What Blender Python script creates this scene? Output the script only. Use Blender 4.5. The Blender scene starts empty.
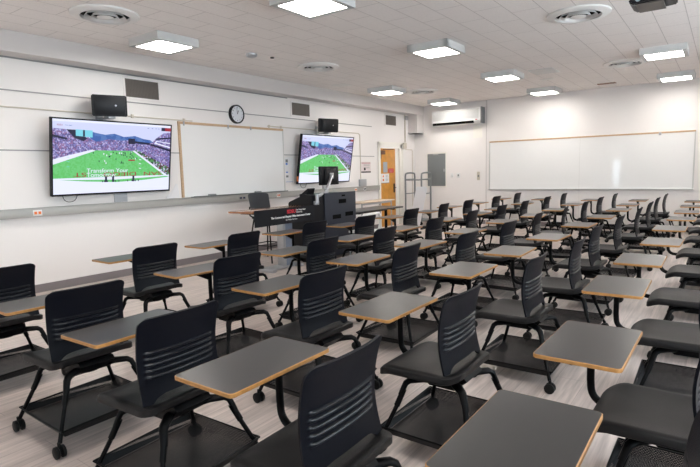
import bpy, bmesh, math, random
from mathutils import Vector, Matrix
random.seed(7)
PI = math.pi
SC = bpy.context.scene
COL = SC.collection
RX, RY0, RY1, H = 9.9, -2.5, 13.17, 3.205      # room extents

# ---------------------------------------------------------------- materials
def srgb(r, g, b):
    f = lambda c: (c/255/12.92) if c/255 <= .04045 else ((c/255+.055)/1.055)**2.4
    return (f(r), f(g), f(b), 1)
def mat(name, col, rough=.5, metal=0, spec=.5, bump=0, bscale=200, var=0, vscale=3, emit=None, estr=0, coat=0):
    m = bpy.data.materials.new(name); m.use_nodes = True
    nt = m.node_tree; b = nt.nodes['Principled BSDF']
    b.inputs['Base Color'].default_value = col
    b.inputs['Roughness'].default_value = rough
    b.inputs['Metallic'].default_value = metal
    b.inputs['Specular IOR Level'].default_value = spec
    b.inputs['Coat Weight'].default_value = coat
    if emit:
        b.inputs['Emission Color'].default_value = emit
        b.inputs['Emission Strength'].default_value = estr
    tc = nt.nodes.new('ShaderNodeTexCoord')
    if var:
        n = nt.nodes.new('ShaderNodeTexNoise'); n.inputs['Scale'].default_value = vscale; n.inputs['Detail'].default_value = 4
        nt.links.new(tc.outputs['Object'], n.inputs['Vector'])
        r = nt.nodes.new('ShaderNodeValToRGB')
        r.color_ramp.elements[0].position = .3; r.color_ramp.elements[1].position = .7
        r.color_ramp.elements[0].color = tuple(c*(1-var) for c in col[:3])+(1,)
        r.color_ramp.elements[1].color = tuple(min(1, c*(1+var)) for c in col[:3])+(1,)
        nt.links.new(n.outputs['Fac'], r.inputs['Fac']); nt.links.new(r.outputs['Color'], b.inputs['Base Color'])
    if bump:
        n = nt.nodes.new('ShaderNodeTexNoise'); n.inputs['Scale'].default_value = bscale; n.inputs['Detail'].default_value = 2
        nt.links.new(tc.outputs['Object'], n.inputs['Vector'])
        bp = nt.nodes.new('ShaderNodeBump'); bp.inputs['Strength'].default_value = bump; bp.inputs['Distance'].default_value = .002
        nt.links.new(n.outputs['Fac'], bp.inputs['Height']); nt.links.new(bp.outputs['Normal'], b.inputs['Normal'])
    return m
M = {}
M['wall'] = mat('wall_paint', (.86, .825, .805, 1), .42, bump=.15, bscale=60, spec=.4)
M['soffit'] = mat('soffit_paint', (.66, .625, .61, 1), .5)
M['trimwhite'] = mat('white_trim_paint', (.88, .85, .79, 1), .4)
M['beige'] = mat('beige_conduit', (.62, .56, .47, 1), .5)
M['groove'] = mat('wall_joint_metal', (.30, .29, .29, 1), .4, .3)
M['base'] = mat('rubber_baseboard', (.22, .195, .20, 1), .5)
M['raceway'] = mat('raceway_grey', (.42, .41, .385, 1), .4, .2)
M['wb'] = mat('whiteboard_enamel', (.88, .875, .865, 1), .04, spec=.5)
M['wbframe'] = mat('aluminium_frame', (.62, .62, .60, 1), .35, .7)
M['cork'] = mat('cork_rail', (.58, .40, .25, 1), .7, var=.15, vscale=60)
M['black'] = mat('black_plastic', (.008, .008, .010, 1), .38, spec=.3)
M['shell'] = mat('chair_shell_plastic', (.0030, .0036, .0068, 1), .40, bump=.2, bscale=900, spec=.16)  # blue tint in the base colour imitates reflected window light
M['slat'] = mat('chair_slat_plastic', (.004, .005, .008, 1), .30, spec=.36)
M['seatm'] = mat('chair_seat_plastic', (.0080, .0075, .0080, 1), .43, bump=.2, bscale=900, spec=.26)  # same black plastic, base colour lightened to imitate reflections on the seat
M['steel'] = mat('black_steel', (.003, .003, .0035, 1), .36, spec=.12)
M['rubber'] = mat('caster_rubber', (.005, .005, .005, 1), .5, spec=.25)
M['lam'] = mat('tablet_laminate', (.024, .0225, .0225, 1), .31, spec=.55, var=.05, vscale=25, bump=.05, bscale=500)
M['edge'] = mat('plywood_edge', (.44, .215, .065, 1), .45, var=.15, vscale=40)
M['bevelw'] = mat('fixture_white', (.66, .66, .65, 1), .45)
M['lamp'] = mat('lamp_diffuser', (.9, .9, .9, 1), .5, emit=(1, .955, .90, 1), estr=16.8)
M['diff'] = mat('diffuser_white', (.86, .84, .82, 1), .5)
M['dark'] = mat('dark_void', (.003, .003, .003, 1), .9, spec=.1)
M['vent'] = mat('vent_grille', (.15, .13, .115, 1), .5, .2)
M['honey'] = mat('honey_oak', (.62, .28, .04, 1), .35, var=.12, vscale=8)
M['brown'] = mat('brown_veneer', (.30, .13, .06, 1), .16, spec=.8, var=.15, vscale=12)
M['lightwood'] = mat('light_wood', (.68, .55, .42, 1), .4, var=.1, vscale=20)
M['grey'] = mat('grey_paint', (.20, .215, .22, 1), .45)
M['silver'] = mat('brushed_steel', (.45, .46, .48, 1), .35, .6)
M['column'] = mat('column_grey', (.24, .28, .36, 1), .35, .3)
M['slate'] = mat('slate_laminate', (.026, .029, .041, 1), .5, spec=.3)
M['banner'] = mat('banner_fabric', (.026, .026, .031, 1), .7, spec=.3, bump=.3, bscale=80)
M['red'] = mat('red_print', (.62, .03, .05, 1), .5)
M['white'] = mat('white_plastic', (.80, .80, .79, 1), .4)
M['paper'] = mat('paper', (.82, .81, .82, 1), .6)
M['pink'] = mat('pink_print', (.62, .42, .42, 1), .6)
M['lpink'] = mat('pale_print', (.76, .68, .67, 1), .6)
M['orange'] = mat('orange_plastic', (.85, .20, .03, 1), .5)
M['blue'] = mat('blue_print', (.10, .22, .60, 1), .6)
M['navy'] = mat('navy_socket', (.02, .03, .08, 1), .5)
M['glassd'] = mat('door_glass', (.42, .47, .52, 1), .15)
M['board'] = mat('foam_board', (.80, .82, .86, 1), .5)
M['mesh'] = mat('grey_mesh_back', (.075, .08, .09, 1), .35)
M['rust'] = mat('rust_brown', (.20, .10, .06, 1), .7)
M['clockface'] = mat('clock_face', (.72, .74, .78, 1), .3)

def basket_mat():
    m = bpy.data.materials.new('perforated_steel'); m.use_nodes = True; nt = m.node_tree; L = nt.links
    b = nt.nodes['Principled BSDF']; b.inputs['Base Color'].default_value = (.007, .007, .008, 1); b.inputs['Roughness'].default_value = .45; b.inputs['Specular IOR Level'].default_value = .16
    tc = nt.nodes.new('ShaderNodeTexCoord'); sp = nt.nodes.new('ShaderNodeSeparateXYZ'); L.new(tc.outputs['Object'], sp.inputs[0])
    def mth(op, a, bb=None):
        n = nt.nodes.new('ShaderNodeMath'); n.operation = op
        for i, v in enumerate((a, bb)):
            if v is None: continue
            if isinstance(v, (int, float)): n.inputs[i].default_value = v
            else: L.new(v, n.inputs[i])
        return n.outputs[0]
    u = mth('ADD', mth('ADD', sp.outputs[0], sp.outputs[1]), sp.outputs[2]); v = mth('SUBTRACT', sp.outputs[0], sp.outputs[1])
    s = mth('MULTIPLY', mth('SINE', mth('MULTIPLY', u, 520.)), mth('SINE', mth('MULTIPLY', v, 520.)))
    f = mth('GREATER_THAN', s, .80)
    tr = nt.nodes.new('ShaderNodeBsdfTransparent'); mx = nt.nodes.new('ShaderNodeMixShader')
    L.new(f, mx.inputs[0]); L.new(b.outputs[0], mx.inputs[1]); L.new(tr.outputs[0], mx.inputs[2])
    L.new(mx.outputs[0], nt.nodes['Material Output'].inputs[0])
    return m
M['basket'] = basket_mat()

def brickmat(name, c1, c2, mortar, bw, rh, ms, rough, streak=None, speck=None, offset=.5, spec=.5):
    m = bpy.data.materials.new(name); m.use_nodes = True; nt = m.node_tree; L = nt.links
    b = nt.nodes['Principled BSDF']; b.inputs['Roughness'].default_value = rough; b.inputs['Specular IOR Level'].default_value = spec
    tc = nt.nodes.new('ShaderNodeTexCoord'); sp = nt.nodes.new('ShaderNodeSeparateXYZ'); cb = nt.nodes.new('ShaderNodeCombineXYZ')
    L.new(tc.outputs['Object'], sp.inputs[0]); L.new(sp.outputs[1], cb.inputs[0]); L.new(sp.outputs[0], cb.inputs[1])
    br = nt.nodes.new('ShaderNodeTexBrick'); br.offset = offset
    L.new(cb.outputs[0], br.inputs['Vector'])
    br.inputs['Scale'].default_value = 1; br.inputs['Brick Width'].default_value = bw; br.inputs['Row Height'].default_value = rh
    br.inputs['Mortar Size'].default_value = ms; br.inputs['Mortar Smooth'].default_value = .3
    br.inputs['Color1'].default_value = c1; br.inputs['Color2'].default_value = c2; br.inputs['Mortar'].default_value = mortar
    out = br.outputs['Color']
    def over(sc3, detail, lo, hi, fac, p0=.3, p1=.7, prev=None):
        mp = nt.nodes.new('ShaderNodeMapping'); mp.inputs['Scale'].default_value = sc3
        L.new(tc.outputs['Object'], mp.inputs[0])
        n = nt.nodes.new('ShaderNodeTexNoise'); n.inputs['Scale'].default_value = 1; n.inputs['Detail'].default_value = detail
        L.new(mp.outputs[0], n.inputs['Vector'])
        r = nt.nodes.new('ShaderNodeValToRGB'); r.color_ramp.elements[0].position = p0; r.color_ramp.elements[1].position = p1
        r.color_ramp.elements[0].color = (lo, lo, lo, 1); r.color_ramp.elements[1].color = (hi, hi, hi, 1)
        L.new(n.outputs['Fac'], r.inputs[0])
        mx = nt.nodes.new('ShaderNodeMix'); mx.data_type = 'RGBA'; mx.blend_type = 'MULTIPLY'; mx.inputs[0].default_value = fac
        L.new(prev, mx.inputs[6]); L.new(r.outputs[0], mx.inputs[7]); return mx.outputs[2], n.outputs['Fac']
    if streak:
        out, _ = over((30, 1.6, 1), 5, .70, 1.12, 1, prev=out)
        out, _ = over((90, 4, 1), 3, .88, 1.06, 1, prev=out)
    if speck:
        out, nf = over((70, 70, 70), 3, .95, 1.01, 1, .35, .6, prev=out)
        bp = nt.nodes.new('ShaderNodeBump'); bp.inputs['Strength'].default_value = .35; bp.inputs['Distance'].default_value = .004
        L.new(nf, bp.inputs['Height']); L.new(bp.outputs[0], b.inputs['Normal'])
    L.new(out, b.inputs['Base Color'])
    return m
M['floor'] = brickmat('vinyl_plank_floor', (.66, .56, .515, 1), (.59, .50, .46, 1), (.38, .31, .29, 1), 1.22, .18, .0016, .34, streak=1, spec=.45)
M['ceil'] = brickmat('ceiling_tile', (.95, .905, .88, 1), (.93, .885, .86, 1), (.62, .58, .56, 1), .64, .3205, .0045, .8, speck=1)

def emis(name, col, s=1, speck=None):
    m = bpy.data.materials.new(name); m.use_nodes = True; nt = m.node_tree
    b = nt.nodes['Principled BSDF']; b.inputs['Base Color'].default_value = (.01, .01, .01, 1); b.inputs['Roughness'].default_value = .3
    b.inputs['Emission Color'].default_value = col; b.inputs['Emission Strength'].default_value = s
    if speck:
        tc = nt.nodes.new('ShaderNodeTexCoord'); v = nt.nodes.new('ShaderNodeTexVoronoi'); v.inputs['Scale'].default_value = speck[0]
        nt.links.new(tc.outputs['Object'], v.inputs['Vector'])
        r = nt.nodes.new('ShaderNodeValToRGB'); r.color_ramp.interpolation = 'CONSTANT'
        cs = speck[1]; e = r.color_ramp.elements
        while len(e) < len(cs): e.new(.5)
        for i, c in enumerate(cs): e[i].position = i/len(cs); e[i].color = c
        sx = nt.nodes.new('ShaderNodeSeparateColor'); nt.links.new(v.outputs['Color'], sx.inputs[0])
        nt.links.new(sx.outputs[0], r.inputs[0]); nt.links.new(r.outputs[0], b.inputs['Emission Color'])
    return m
E_ = {}
E_['sky'] = emis('screen_sky', srgb(206, 212, 246), .62)
E_['white'] = emis('screen_white', srgb(226, 230, 252), .66)
E_['grass'] = emis('screen_grass', srgb(104, 196, 112), .62, (45, [srgb(98, 192, 104), srgb(106, 199, 118), srgb(112, 203, 124)]))
E_['crowd'] = emis('screen_crowd', (1, 1, 1, 1), .62, (62, [srgb(84, 80, 134), srgb(138, 130, 190), srgb(186, 180, 226), srgb(104, 94, 148), srgb(146, 104, 150), srgb(124, 122, 186)]))
E_['side'] = emis('screen_sideline', (1, 1, 1, 1), .62, (50, [srgb(40, 48, 60), srgb(80, 150, 90), srgb(190, 190, 220), srgb(120, 50, 60), srgb(60, 90, 70)]))
E_['hill'] = emis('screen_hills', srgb(70, 108, 178), .6, (25, [srgb(60, 98, 170), srgb(84, 120, 186)]))
E_['navy'] = emis('screen_navy', srgb(28, 30, 62), .6)
E_['cyan'] = emis('screen_cyan', srgb(120, 205, 225), .65)
E_['red'] = emis('screen_red', srgb(150, 30, 48), .7)
E_['mon'] = emis('monitor_glow', srgb(120, 130, 160), .6)

# ---------------------------------------------------------------- mesh helpers
def finish(name, bm, m, parent=None, loc=None, angle=40, mats=None, rot=None):
    me = bpy.data.meshes.new(name)
    bmesh.ops.recalc_face_normals(bm, faces=bm.faces)
    bm.to_mesh(me); bm.free()
    for k in (mats or [m]): me.materials.append(k)
    for p in me.polygons: p.use_smooth = True
    me.set_sharp_from_angle(angle=math.radians(angle))
    o = bpy.data.objects.new(name, me); COL.objects.link(o)
    if parent: o.parent = parent
    if loc: o.location = loc
    if rot: o.rotation_euler = rot
    return o
def box(bm, x0, x1, y0, y1, z0, z1, bev=0, mi=0, mtx=None):
    vs = [bm.verts.new((x, y, z)) for x in (x0, x1) for y in (y0, y1) for z in (z0, z1)]
    fs = [bm.faces.new([vs[i] for i in f]) for f in ((0,1,3,2),(4,6,7,5),(0,4,5,1),(2,3,7,6),(0,2,6,4),(1,5,7,3))]
    for f in fs: f.material_index = mi
    if bev:
        es = list({e for f in fs for e in f.edges})
        r = bmesh.ops.bevel(bm, geom=es, offset=bev, segments=2, affect='EDGES', profile=.5)
        for f in r['faces']: f.material_index = mi
        vs = list({v for f in r['faces'] for v in f.verts} | {v for v in vs if v.is_valid})
    if mtx is not None:
        for v in vs: v.co = mtx @ v.co
    return vs
def B(x0, x1, y0, y1, z0, z1, bev=0):
    bm = bmesh.new(); box(bm, x0, x1, y0, y1, z0, z1, bev); return bm
def tube(bm, pts, rad, n=10, mi=0, sy=1.0):
    pts = [Vector(p) for p in pts]
    if not hasattr(rad, '__len__'): rad = [rad]*len(pts)
    rings = []; up = None
    for i, p in enumerate(pts):
        d = (pts[min(i+1, len(pts)-1)]-pts[max(i-1, 0)]).normalized()
        a = up if up is not None else (Vector((0, 0, 1)) if abs(d.z) < .9 else Vector((1, 0, 0)))
        s = d.cross(a).normalized(); t = s.cross(d).normalized(); up = t
        rings.append([bm.verts.new(p+(s*math.cos(2*PI*k/n)+t*math.sin(2*PI*k/n)*sy)*rad[i]) for k in range(n)])
    for a, b in zip(rings, rings[1:]):
        for k in range(n):
            f = bm.faces.new((a[k], a[(k+1) % n], b[(k+1) % n], b[k])); f.material_index = mi
    for r in (rings[0][::-1], rings[-1]):
        f = bm.faces.new(r); f.material_index = mi
def T(pts, rad, n=10, sy=1.0):
    bm = bmesh.new(); tube(bm, pts, rad, n, 0, sy); return bm
def lathe(bm, prof, c=(0, 0, 0), n=32, axis='z', mi=0):
    rings = []
    for r, h in prof:
        ring = []
        for k in range(n):
            a = 2*PI*k/n; u, v = r*math.cos(a), r*math.sin(a)
            p = (u, v, h) if axis == 'z' else ((h, u, v) if axis == 'x' else (u, h, v))
            ring.append(bm.verts.new((p[0]+c[0], p[1]+c[1], p[2]+c[2])))
        rings.append(ring)
    for a, b in zip(rings, rings[1:]):
        for k in range(n):
            f = bm.faces.new((a[k], a[(k+1) % n], b[(k+1) % n], b[k])); f.material_index = mi
    for r in (rings[0], rings[-1]):
        f = bm.faces.new(r); f.material_index = mi
def prism(bm, poly, a, b, axis='y', mi=0):
    def P(u, v, w): return {'y': (u, w, v), 'x': (w, u, v), 'z': (u, v, w)}[axis]
    A = [bm.verts.new(P(u, v, a)) for u, v in poly]; Bv = [bm.verts.new(P(u, v, b)) for u, v in poly]
    n = len(poly); fs = [bm.faces.new(A), bm.faces.new(Bv[::-1])]
    for k in range(n): fs.append(bm.faces.new((A[k], A[(k+1) % n], Bv[(k+1) % n], Bv[k])))
    for f in fs: f.material_index = mi
def rrect(hx, hy, r, n=6):
    out = []
    for cx, cy, a0 in ((hx-r, hy-r, 0), (-hx+r, hy-r, PI/2), (-hx+r, -hy+r, PI), (hx-r, -hy+r, 1.5*PI)):
        for k in range(n+1):
            a = a0+PI/2*k/n; out.append((cx+r*math.cos(a), cy+r*math.sin(a)))
    return out
def bez(pts, n=8):      # smooth polyline through points (Catmull-Rom)
    P = [Vector(p) for p in pts]; P = [2*P[0]-P[1]]+P+[2*P[-1]-P[-2]]; out = []
    for i in range(1, len(P)-2):
        for k in range(n):
            t = k/n; a, b, c, d = P[i-1:i+3]
            out.append(.5*((2*b)+(-a+c)*t+(2*a-5*b+4*c-d)*t*t+(-a+3*b-3*c+d)*t**3))
    out.append(P[-2]); return out
def thing(name, label, cat, loc=(0, 0, 0), rz=0, group=None):
    o = bpy.data.objects.new(name, None); COL.objects.link(o); o.empty_display_size = .1
    o.location = loc; o.rotation_euler = (0, 0, rz); o['label'] = label; o['category'] = cat
    if group: o['group'] = group
    return o
def tag(o, label, cat, group=None):
    o['label'] = label; o['category'] = cat
    if group: o['group'] = group
    return o
def struct(name, bm, m, parent=None, **k):
    o = finish(name, bm, m, parent, **k)
    if not parent: o['kind'] = 'structure'
    return o
def dup(root, loc, rz, label, group=None):
    r = root.copy(); COL.objects.link(r); r.location = loc; r.rotation_euler = (0, 0, rz); r['label'] = label
    if group: r['group'] = group
    kids = []
    for ch in list(root.children):
        c = ch.copy(); COL.objects.link(c); c.parent = r; kids.append(c)
        for g in list(ch.children):
            d = g.copy(); COL.objects.link(d); d.parent = c
    return r, kids
def text(name, s, size, m, parent, mtx, ext=.0006, align='CENTER', bold=0, sx=1):
    cu = bpy.data.curves.new(name, 'FONT'); cu.body = s; cu.size = size; cu.extrude = ext; cu.align_x = align; cu.align_y = 'CENTER'; cu.offset = bold
    t = bpy.data.objects.new(name, cu); COL.objects.link(t)
    dg = bpy.context.evaluated_depsgraph_get(); me = bpy.data.meshes.new_from_object(t.evaluated_get(dg))
    bpy.data.objects.remove(t); me.name = name
    me.transform(mtx @ Matrix.Diagonal((sx, 1, 1, 1))); me.materials.clear(); me.materials.append(m)
    o = bpy.data.objects.new(name, me); COL.objects.link(o)
    if parent: o.parent = parent
    return o
# text facing +x: text x -> +y, text y -> +z
def FX(x, y, z, rot=0): return Matrix.Translation((x, y, z)) @ Matrix(((0, 0, 1, 0), (1, 0, 0, 0), (0, 1, 0, 0), (0, 0, 0, 1))) @ Matrix.Rotation(rot, 4, 'Z')

# ---------------------------------------------------------------- room shell
struct('floor', B(-.1, RX+.1, RY0-.1, RY1+.1, -.1, 0), M['floor'])
struct('ceiling', B(-.1, RX+.1, RY0-.1, RY1+.1, H, H+.1), M['ceil'])
def wall_with_holes(name, plane, a0, a1, holes, t0, t1, m, z1=H):
    # plane 'x': wall spans y a0..a1 between x t0..t1
    bm = bmesh.new(); cur = a0
    def bx(p, q, za, zb):
        if q-p < 1e-4 or zb-za < 1e-4: return
        if plane == 'x': box(bm, t0, t1, p, q, za, zb)
        else: box(bm, p, q, t0, t1, za, zb)
    for (p, q, za, zb) in sorted(holes):
        bx(cur, p, 0, z1); bx(p, q, 0, za); bx(p, q, zb, z1); cur = q
    bx(cur, a1, 0, z1)
    return struct(name, bm, m)
DY0, DY1, DZ = 11.32, 12.13, 2.045
wall_with_holes('wall_left', 'x', RY0, RY1, [(DY0-.03, DY1+.19, 0, DZ+.04)], -.14, 0, M['wall'])
wall_with_holes('wall_back', 'y', -.14, RX+.14, [], RY1, RY1+.14, M['wall'])
WIN = [(-1.9, .1, 1.0, 2.75), (.9, 2.9, 1.0, 2.75), (3.7, 5.7, 1.0, 2.75), (6.5, 8.5, 1.0, 2.75)]
wall_with_holes('wall_right', 'x', RY0, RY1, WIN, RX, RX+.14, M['wall'])
RW = (2.58, 3.0, .25, 1.78)
wall_with_holes('wall_front', 'y', -.14, RX+.14, [RW], RY0-.14, RY0, M['wall'])
gm = bpy.data.materials.new('window_glass'); gm.use_nodes = True
nt = gm.node_tree; nt.nodes.remove(nt.nodes['Principled BSDF'])
g1 = nt.nodes.new('ShaderNodeBsdfTransparent'); g1.inputs[0].default_value = (.93, .96, .96, 1)
g2 = nt.nodes.new('ShaderNodeBsdfGlossy'); g2.inputs['Roughness'].default_value = .02; mx = nt.nodes.new('ShaderNodeMixShader'); mx.inputs[0].default_value = .06
nt.links.new(g1.outputs[0], mx.inputs[1]); nt.links.new(g2.outputs[0], mx.inputs[2]); nt.links.new(mx.outputs[0], nt.nodes['Material Output'].inputs[0])
def window(i, plane, p, q, za, zb, t):
    bm = bmesh.new(); w = .05
    def bx(a, b, c, d):
        if plane == 'x': box(bm, t+.02, t+.09, a, b, c, d)
        else: box(bm, a, b, t-.09, t-.02, c, d)
    bx(p, p+w, za, zb); bx(q-w, q, za, zb); bx(p, q, za, za+w); bx(p, q, zb-w, zb)
    if q-p > 1: bx((p+q)/2-w/2, (p+q)/2+w/2, za, zb)
    fr = struct('window_%d' % i, bm, M['wbframe'])
    g = B(t+.05, t+.056, p+w, q-w, za+w, zb-w) if plane == 'x' else B(p+w, q-w, t-.056, t-.05, za+w, zb-w)
    finish('pane', g, gm, fr)
    L = bpy.data.lights.new('sky_portal', 'AREA'); L.shape = 'RECTANGLE'; L.size = q-p; L.size_y = zb-za
    L.cycles.is_portal = True
    o = bpy.data.objects.new('sky_portal', L); COL.objects.link(o)
    o.location = (t+.01, (p+q)/2, (za+zb)/2) if plane == 'x' else ((p+q)/2, t-.01, (za+zb)/2)
    o.rotation_euler = (PI/2, 0, PI/2) if plane == 'x' else (PI/2, 0, PI)
    o['kind'] = 'structure'
for i, w in enumerate(WIN): window(i+1, 'x', *w, RX)
window(6, 'y', *RW, RY0)
W = bpy.data.worlds.new('sky'); SC.world = W; W.use_nodes = True
bg = W.node_tree.nodes['Background']; bg.inputs[0].default_value = (.80, .90, 1.0, 1); bg.inputs[1].default_value = 6.2

# soffit and small trims
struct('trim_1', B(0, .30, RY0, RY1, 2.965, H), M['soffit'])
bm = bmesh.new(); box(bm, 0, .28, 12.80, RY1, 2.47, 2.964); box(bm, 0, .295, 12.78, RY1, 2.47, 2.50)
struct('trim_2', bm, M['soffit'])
struct('trim_3', B(0, .012, RY0, 10.95, 2.553, 2.567), M['groove'])
struct('trim_4', B(0, .012, RY0, 3.4, 1.823, 1.837), M['groove'])
struct('trim_5', B(0, .012, 4.6, 5.28, 1.823, 1.837), M['groove'])
struct('trim_6', B(0, .012, 7.73, 11.04, 1.823, 1.837), M['groove'])
struct('trim_7', B(0, .006, RY0, 7.9, 2.945, 2.964), M['groove'])
struct('baseboard_left', B(0, .012, RY0, DY0-.12, 0, .105), M['base'])
struct('baseboard_back', B(0, RX, RY1-.012, RY1, 0, .105), M['base'])
struct('baseboard_right', B(RX-.012, RX, RY0, RY1, 0, .105), M['base'])
struct('trim_8', B(2.10, 2.125, RY1-.014, RY1, 0, H), M['soffit'])
struct('trim_9', B(4.39, 4.394, RY1-.004, RY1, 0, .9), M['soffit'])

# ---------------------------------------------------------------- door
bm = bmesh.new()
box(bm, -.13, .025, DY0-.10, DY0, 0, DZ+.14, .004); box(bm, -.13, .025, DY1+.16, DY1+.30, 0, DZ+.14, .004)
box(bm, -.13, .025, DY0-.10, DY1+.30, DZ+.005, DZ+.14, .004); box(bm, -.11, -.03, DY1+.005, DY1+.16, 0, DZ)
box(bm, .025, .035, DY0-.12, DY0-.08, 0, DZ+.16); box(bm, .025, .035, DY1+.28, DY1+.32, 0, DZ+.16); box(bm, .025, .035, DY0-.12, DY1+.32, DZ+.12, DZ+.16)
struct('trim_10', bm, M['trimwhite'])
d = struct('door_1', B(-.075, -.03, DY0, DY1, .005, DZ, .002), M['honey'])
bm = bmesh.new(); box(bm, -.03, -.022, 11.51, 11.71, 1.42, 1.69); finish('door_window', bm, M['glassd'], d)
bm = bmesh.new(); box(bm, -.03, .02, 11.34, 11.56, DZ-.16, DZ-.06, .008); box(bm, -.03, -.018, 11.345, 11.42, DZ-.27, DZ-.06); tube(bm, [(.0, 11.5, DZ-.03), (.03, 11.95, DZ-.02)], .012)
finish('door_closer', bm, M['rust'], d)
bm = bmesh.new(); box(bm, -.03, -.018, 12.02, 12.08, .88, 1.12, .004); tube(bm, [(-.02, 12.05, 1.01), (.03, 12.05, 1.01), (.035, 11.94, 1.01)], .011)
finish('door_handle', bm, M['black'], d)
ns = tag(finish('door_notice', B(-.03, -.027, 11.41, 11.80, 1.14, 1.39), M['paper']), 'white notice with orange symbols taped to the oak door', 'notice')
bm = bmesh.new()
for yy in (11.48, 11.52):
    for k in range(2):
        pass
prism(bm, [(11.47, 1.30), (11.55, 1.30), (11.51, 1.365)], -.027, -.0262, 'x'); box(bm, -.027, -.0262, 11.475, 11.545, 1.20, 1.255)
finish('symbol', bm, M['orange'], ns)
bm = bmesh.new()
for z in (1.35, 1.325, 1.30, 1.255, 1.23, 1.205): box(bm, -.027, -.0262, 11.63, 11.74, z-.004, z+.004)
box(bm, -.027, -.0262, 11.41, 11.80, 1.14, 1.155)
finish('print', bm, M['grey'], ns)
rs = tag(finish('door_sign', B(-.03, -.027, 11.77, 12.03, 1.41, 1.52), M['red']), 'small red sign on the oak door above the handle', 'sign')
bm = bmesh.new()
for z in (1.485, 1.455, 1.43): box(bm, -.027, -.0264, 11.81, 11.99, z-.005, z+.005)
finish('print', bm, M['pink'], rs)

# ---------------------------------------------------------------- left wall fittings
def vent(y0, y1, z0, z1, label):
    t = thing('wall_vent', label, 'vent', (0, (y0+y1)/2, z0), 0, 'wall vents above the boards')
    w, h = (y1-y0)/2, z1-z0
    bm = bmesh.new()
    for a, b, c, e in ((-w-.02, -w+.012, -.02, h+.02), (w-.012, w+.02, -.02, h+.02), (-w, w, -.02, .012), (-w, w, h-.012, h+.02)): box(bm, 0, .012, a, b, c, e)
    finish('frame', bm, M['wall'], t)
    bm = bmesh.new(); box(bm, 0, .003, -w, w, 0, h)
    for k in range(14):
        z = (k+.5)/14*h; box(bm, .003, .010, -w, w, z-.003, z+.004)
    for k in range(1, 24): box(bm, .003, .008, -w+2*w*k/24-.002, -w+2*w*k/24+.002, 0, h)
    finish('grille', bm, M['vent'], t)
vent(4.40, 4.975, 2.625, 2.91, 'dark wall vent above and right of the larger near television')
vent(8.01, 8.59, 2.625, 2.895, 'dark wall vent left of the far television speaker')
vent(11.6, 12.15, 2.635, 2.905, 'dark wall vent high above the oak door')
t = thing('wall_clock', 'round white wall clock with black rim between the two televisions', 'clock', (0, 6.52, 2.535))
bm = bmesh.new(); lathe(bm, [(.165, 0), (.165, .05), (.160, .058), (.143, .058), (.14, .045)], n=48, axis='x'); finish('case', bm, M['black'], t)
bm = bmesh.new(); lathe(bm, [(.141, .044), (.141, .047)], n=48, axis='x'); finish('dial', bm, M['clockface'], t)
for k in range(12):
    a = PI/2-k*PI/6
    text('numeral', str(k or 12), .034, M['dark'], t, FX(.0475, .113*math.cos(a), .113*math.sin(a)))
bm = bmesh.new(); tube(bm, [(.050, 0, 0), (.050, .035, .065)], .004, 6); finish('hour_hand', bm, M['dark'], t)
bm = bmesh.new(); tube(bm, [(.052, 0, 0), (.052, -.01, .10)], .003, 6); finish('minute_hand', bm, M['dark'], t)

# raceway ledge
t = thing('raceway_ledge', 'long grey metal raceway running along the left wall below the boards', 'raceway', (0, 0, 0))
bm = bmesh.new(); box(bm, 0, .07, RY0, 11.19, .985, 1.095, .003); box(bm, 0, .085, RY0, 11.19, 1.095, 1.103)
finish('duct', bm, M['raceway'], t)
def outlet(y, m, wide=.055, label='p'):
    bm = bmesh.new(); box(bm, .07, .075, y-wide, y+wide, 1.0, 1.075, .002); o = finish('outlet_plate', bm, M['white'] if m != 'navy' else M['raceway'], t)
    bm = bmesh.new()
    for s in (-1, 1): box(bm, .075, .078, y+s*wide*.45-wide*.3, y+s*wide*.45+wide*.3, 1.02, 1.055)
    finish('socket', bm, M[m], o)
outlet(3.03, 'orange'); outlet(7.47, 'orange', .05); outlet(10.12, 'orange', .05); outlet(10.5, 'dark', .05); outlet(6.52, 'navy', .09); outlet(8.4, 'dark', .04)

# whiteboard, left wall
t = thing('whiteboard', 'whiteboard with cork rails on the left wall between the two televisions', 'whiteboard', (0, 0, 0))
finish('panel', B(0, .018, 5.31, 7.71, 1.112, 2.30), M['wb'], t)
bm = bmesh.new(); box(bm, 0, .03, 5.27, 7.72, 2.295, 2.335, .003); finish('top_rail', bm, M['cork'], t)
bm = bmesh.new(); box(bm, 0, .03, 5.27, 5.31, 1.11, 2.31, .003); finish('side_rail', bm, M['cork'], t)
bm = bmesh.new(); box(bm, 0, .024, 7.70, 7.725, 1.11, 2.295); finish('edge_strip', bm, M['wbframe'], t)
bm = bmesh.new(); box(bm, .0, .10, 5.45, 7.72, 1.104, 1.112); box(bm, .09, .10, 5.45, 7.72, 1.104, 1.122); finish('marker_tray', bm, M['grey'], t)
for y in (5.37, 6.30, 6.84):
    bm = bmesh.new(); box(bm, .03, .045, y-.012, y+.012, 2.27, 2.335, .004); finish('map_hook', bm, M['silver'], t)
for y, lb in ((5.85, 'black board eraser on the marker tray nearer the large television'), (6.93, 'black board eraser on the marker tray above the grey stool')):
    bm = bmesh.new(); box(bm, .03, .085, y-.07, y+.07, 1.113, 1.142, .006); tag(finish('board_eraser', bm, M['grey']), lb, 'eraser')
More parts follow.
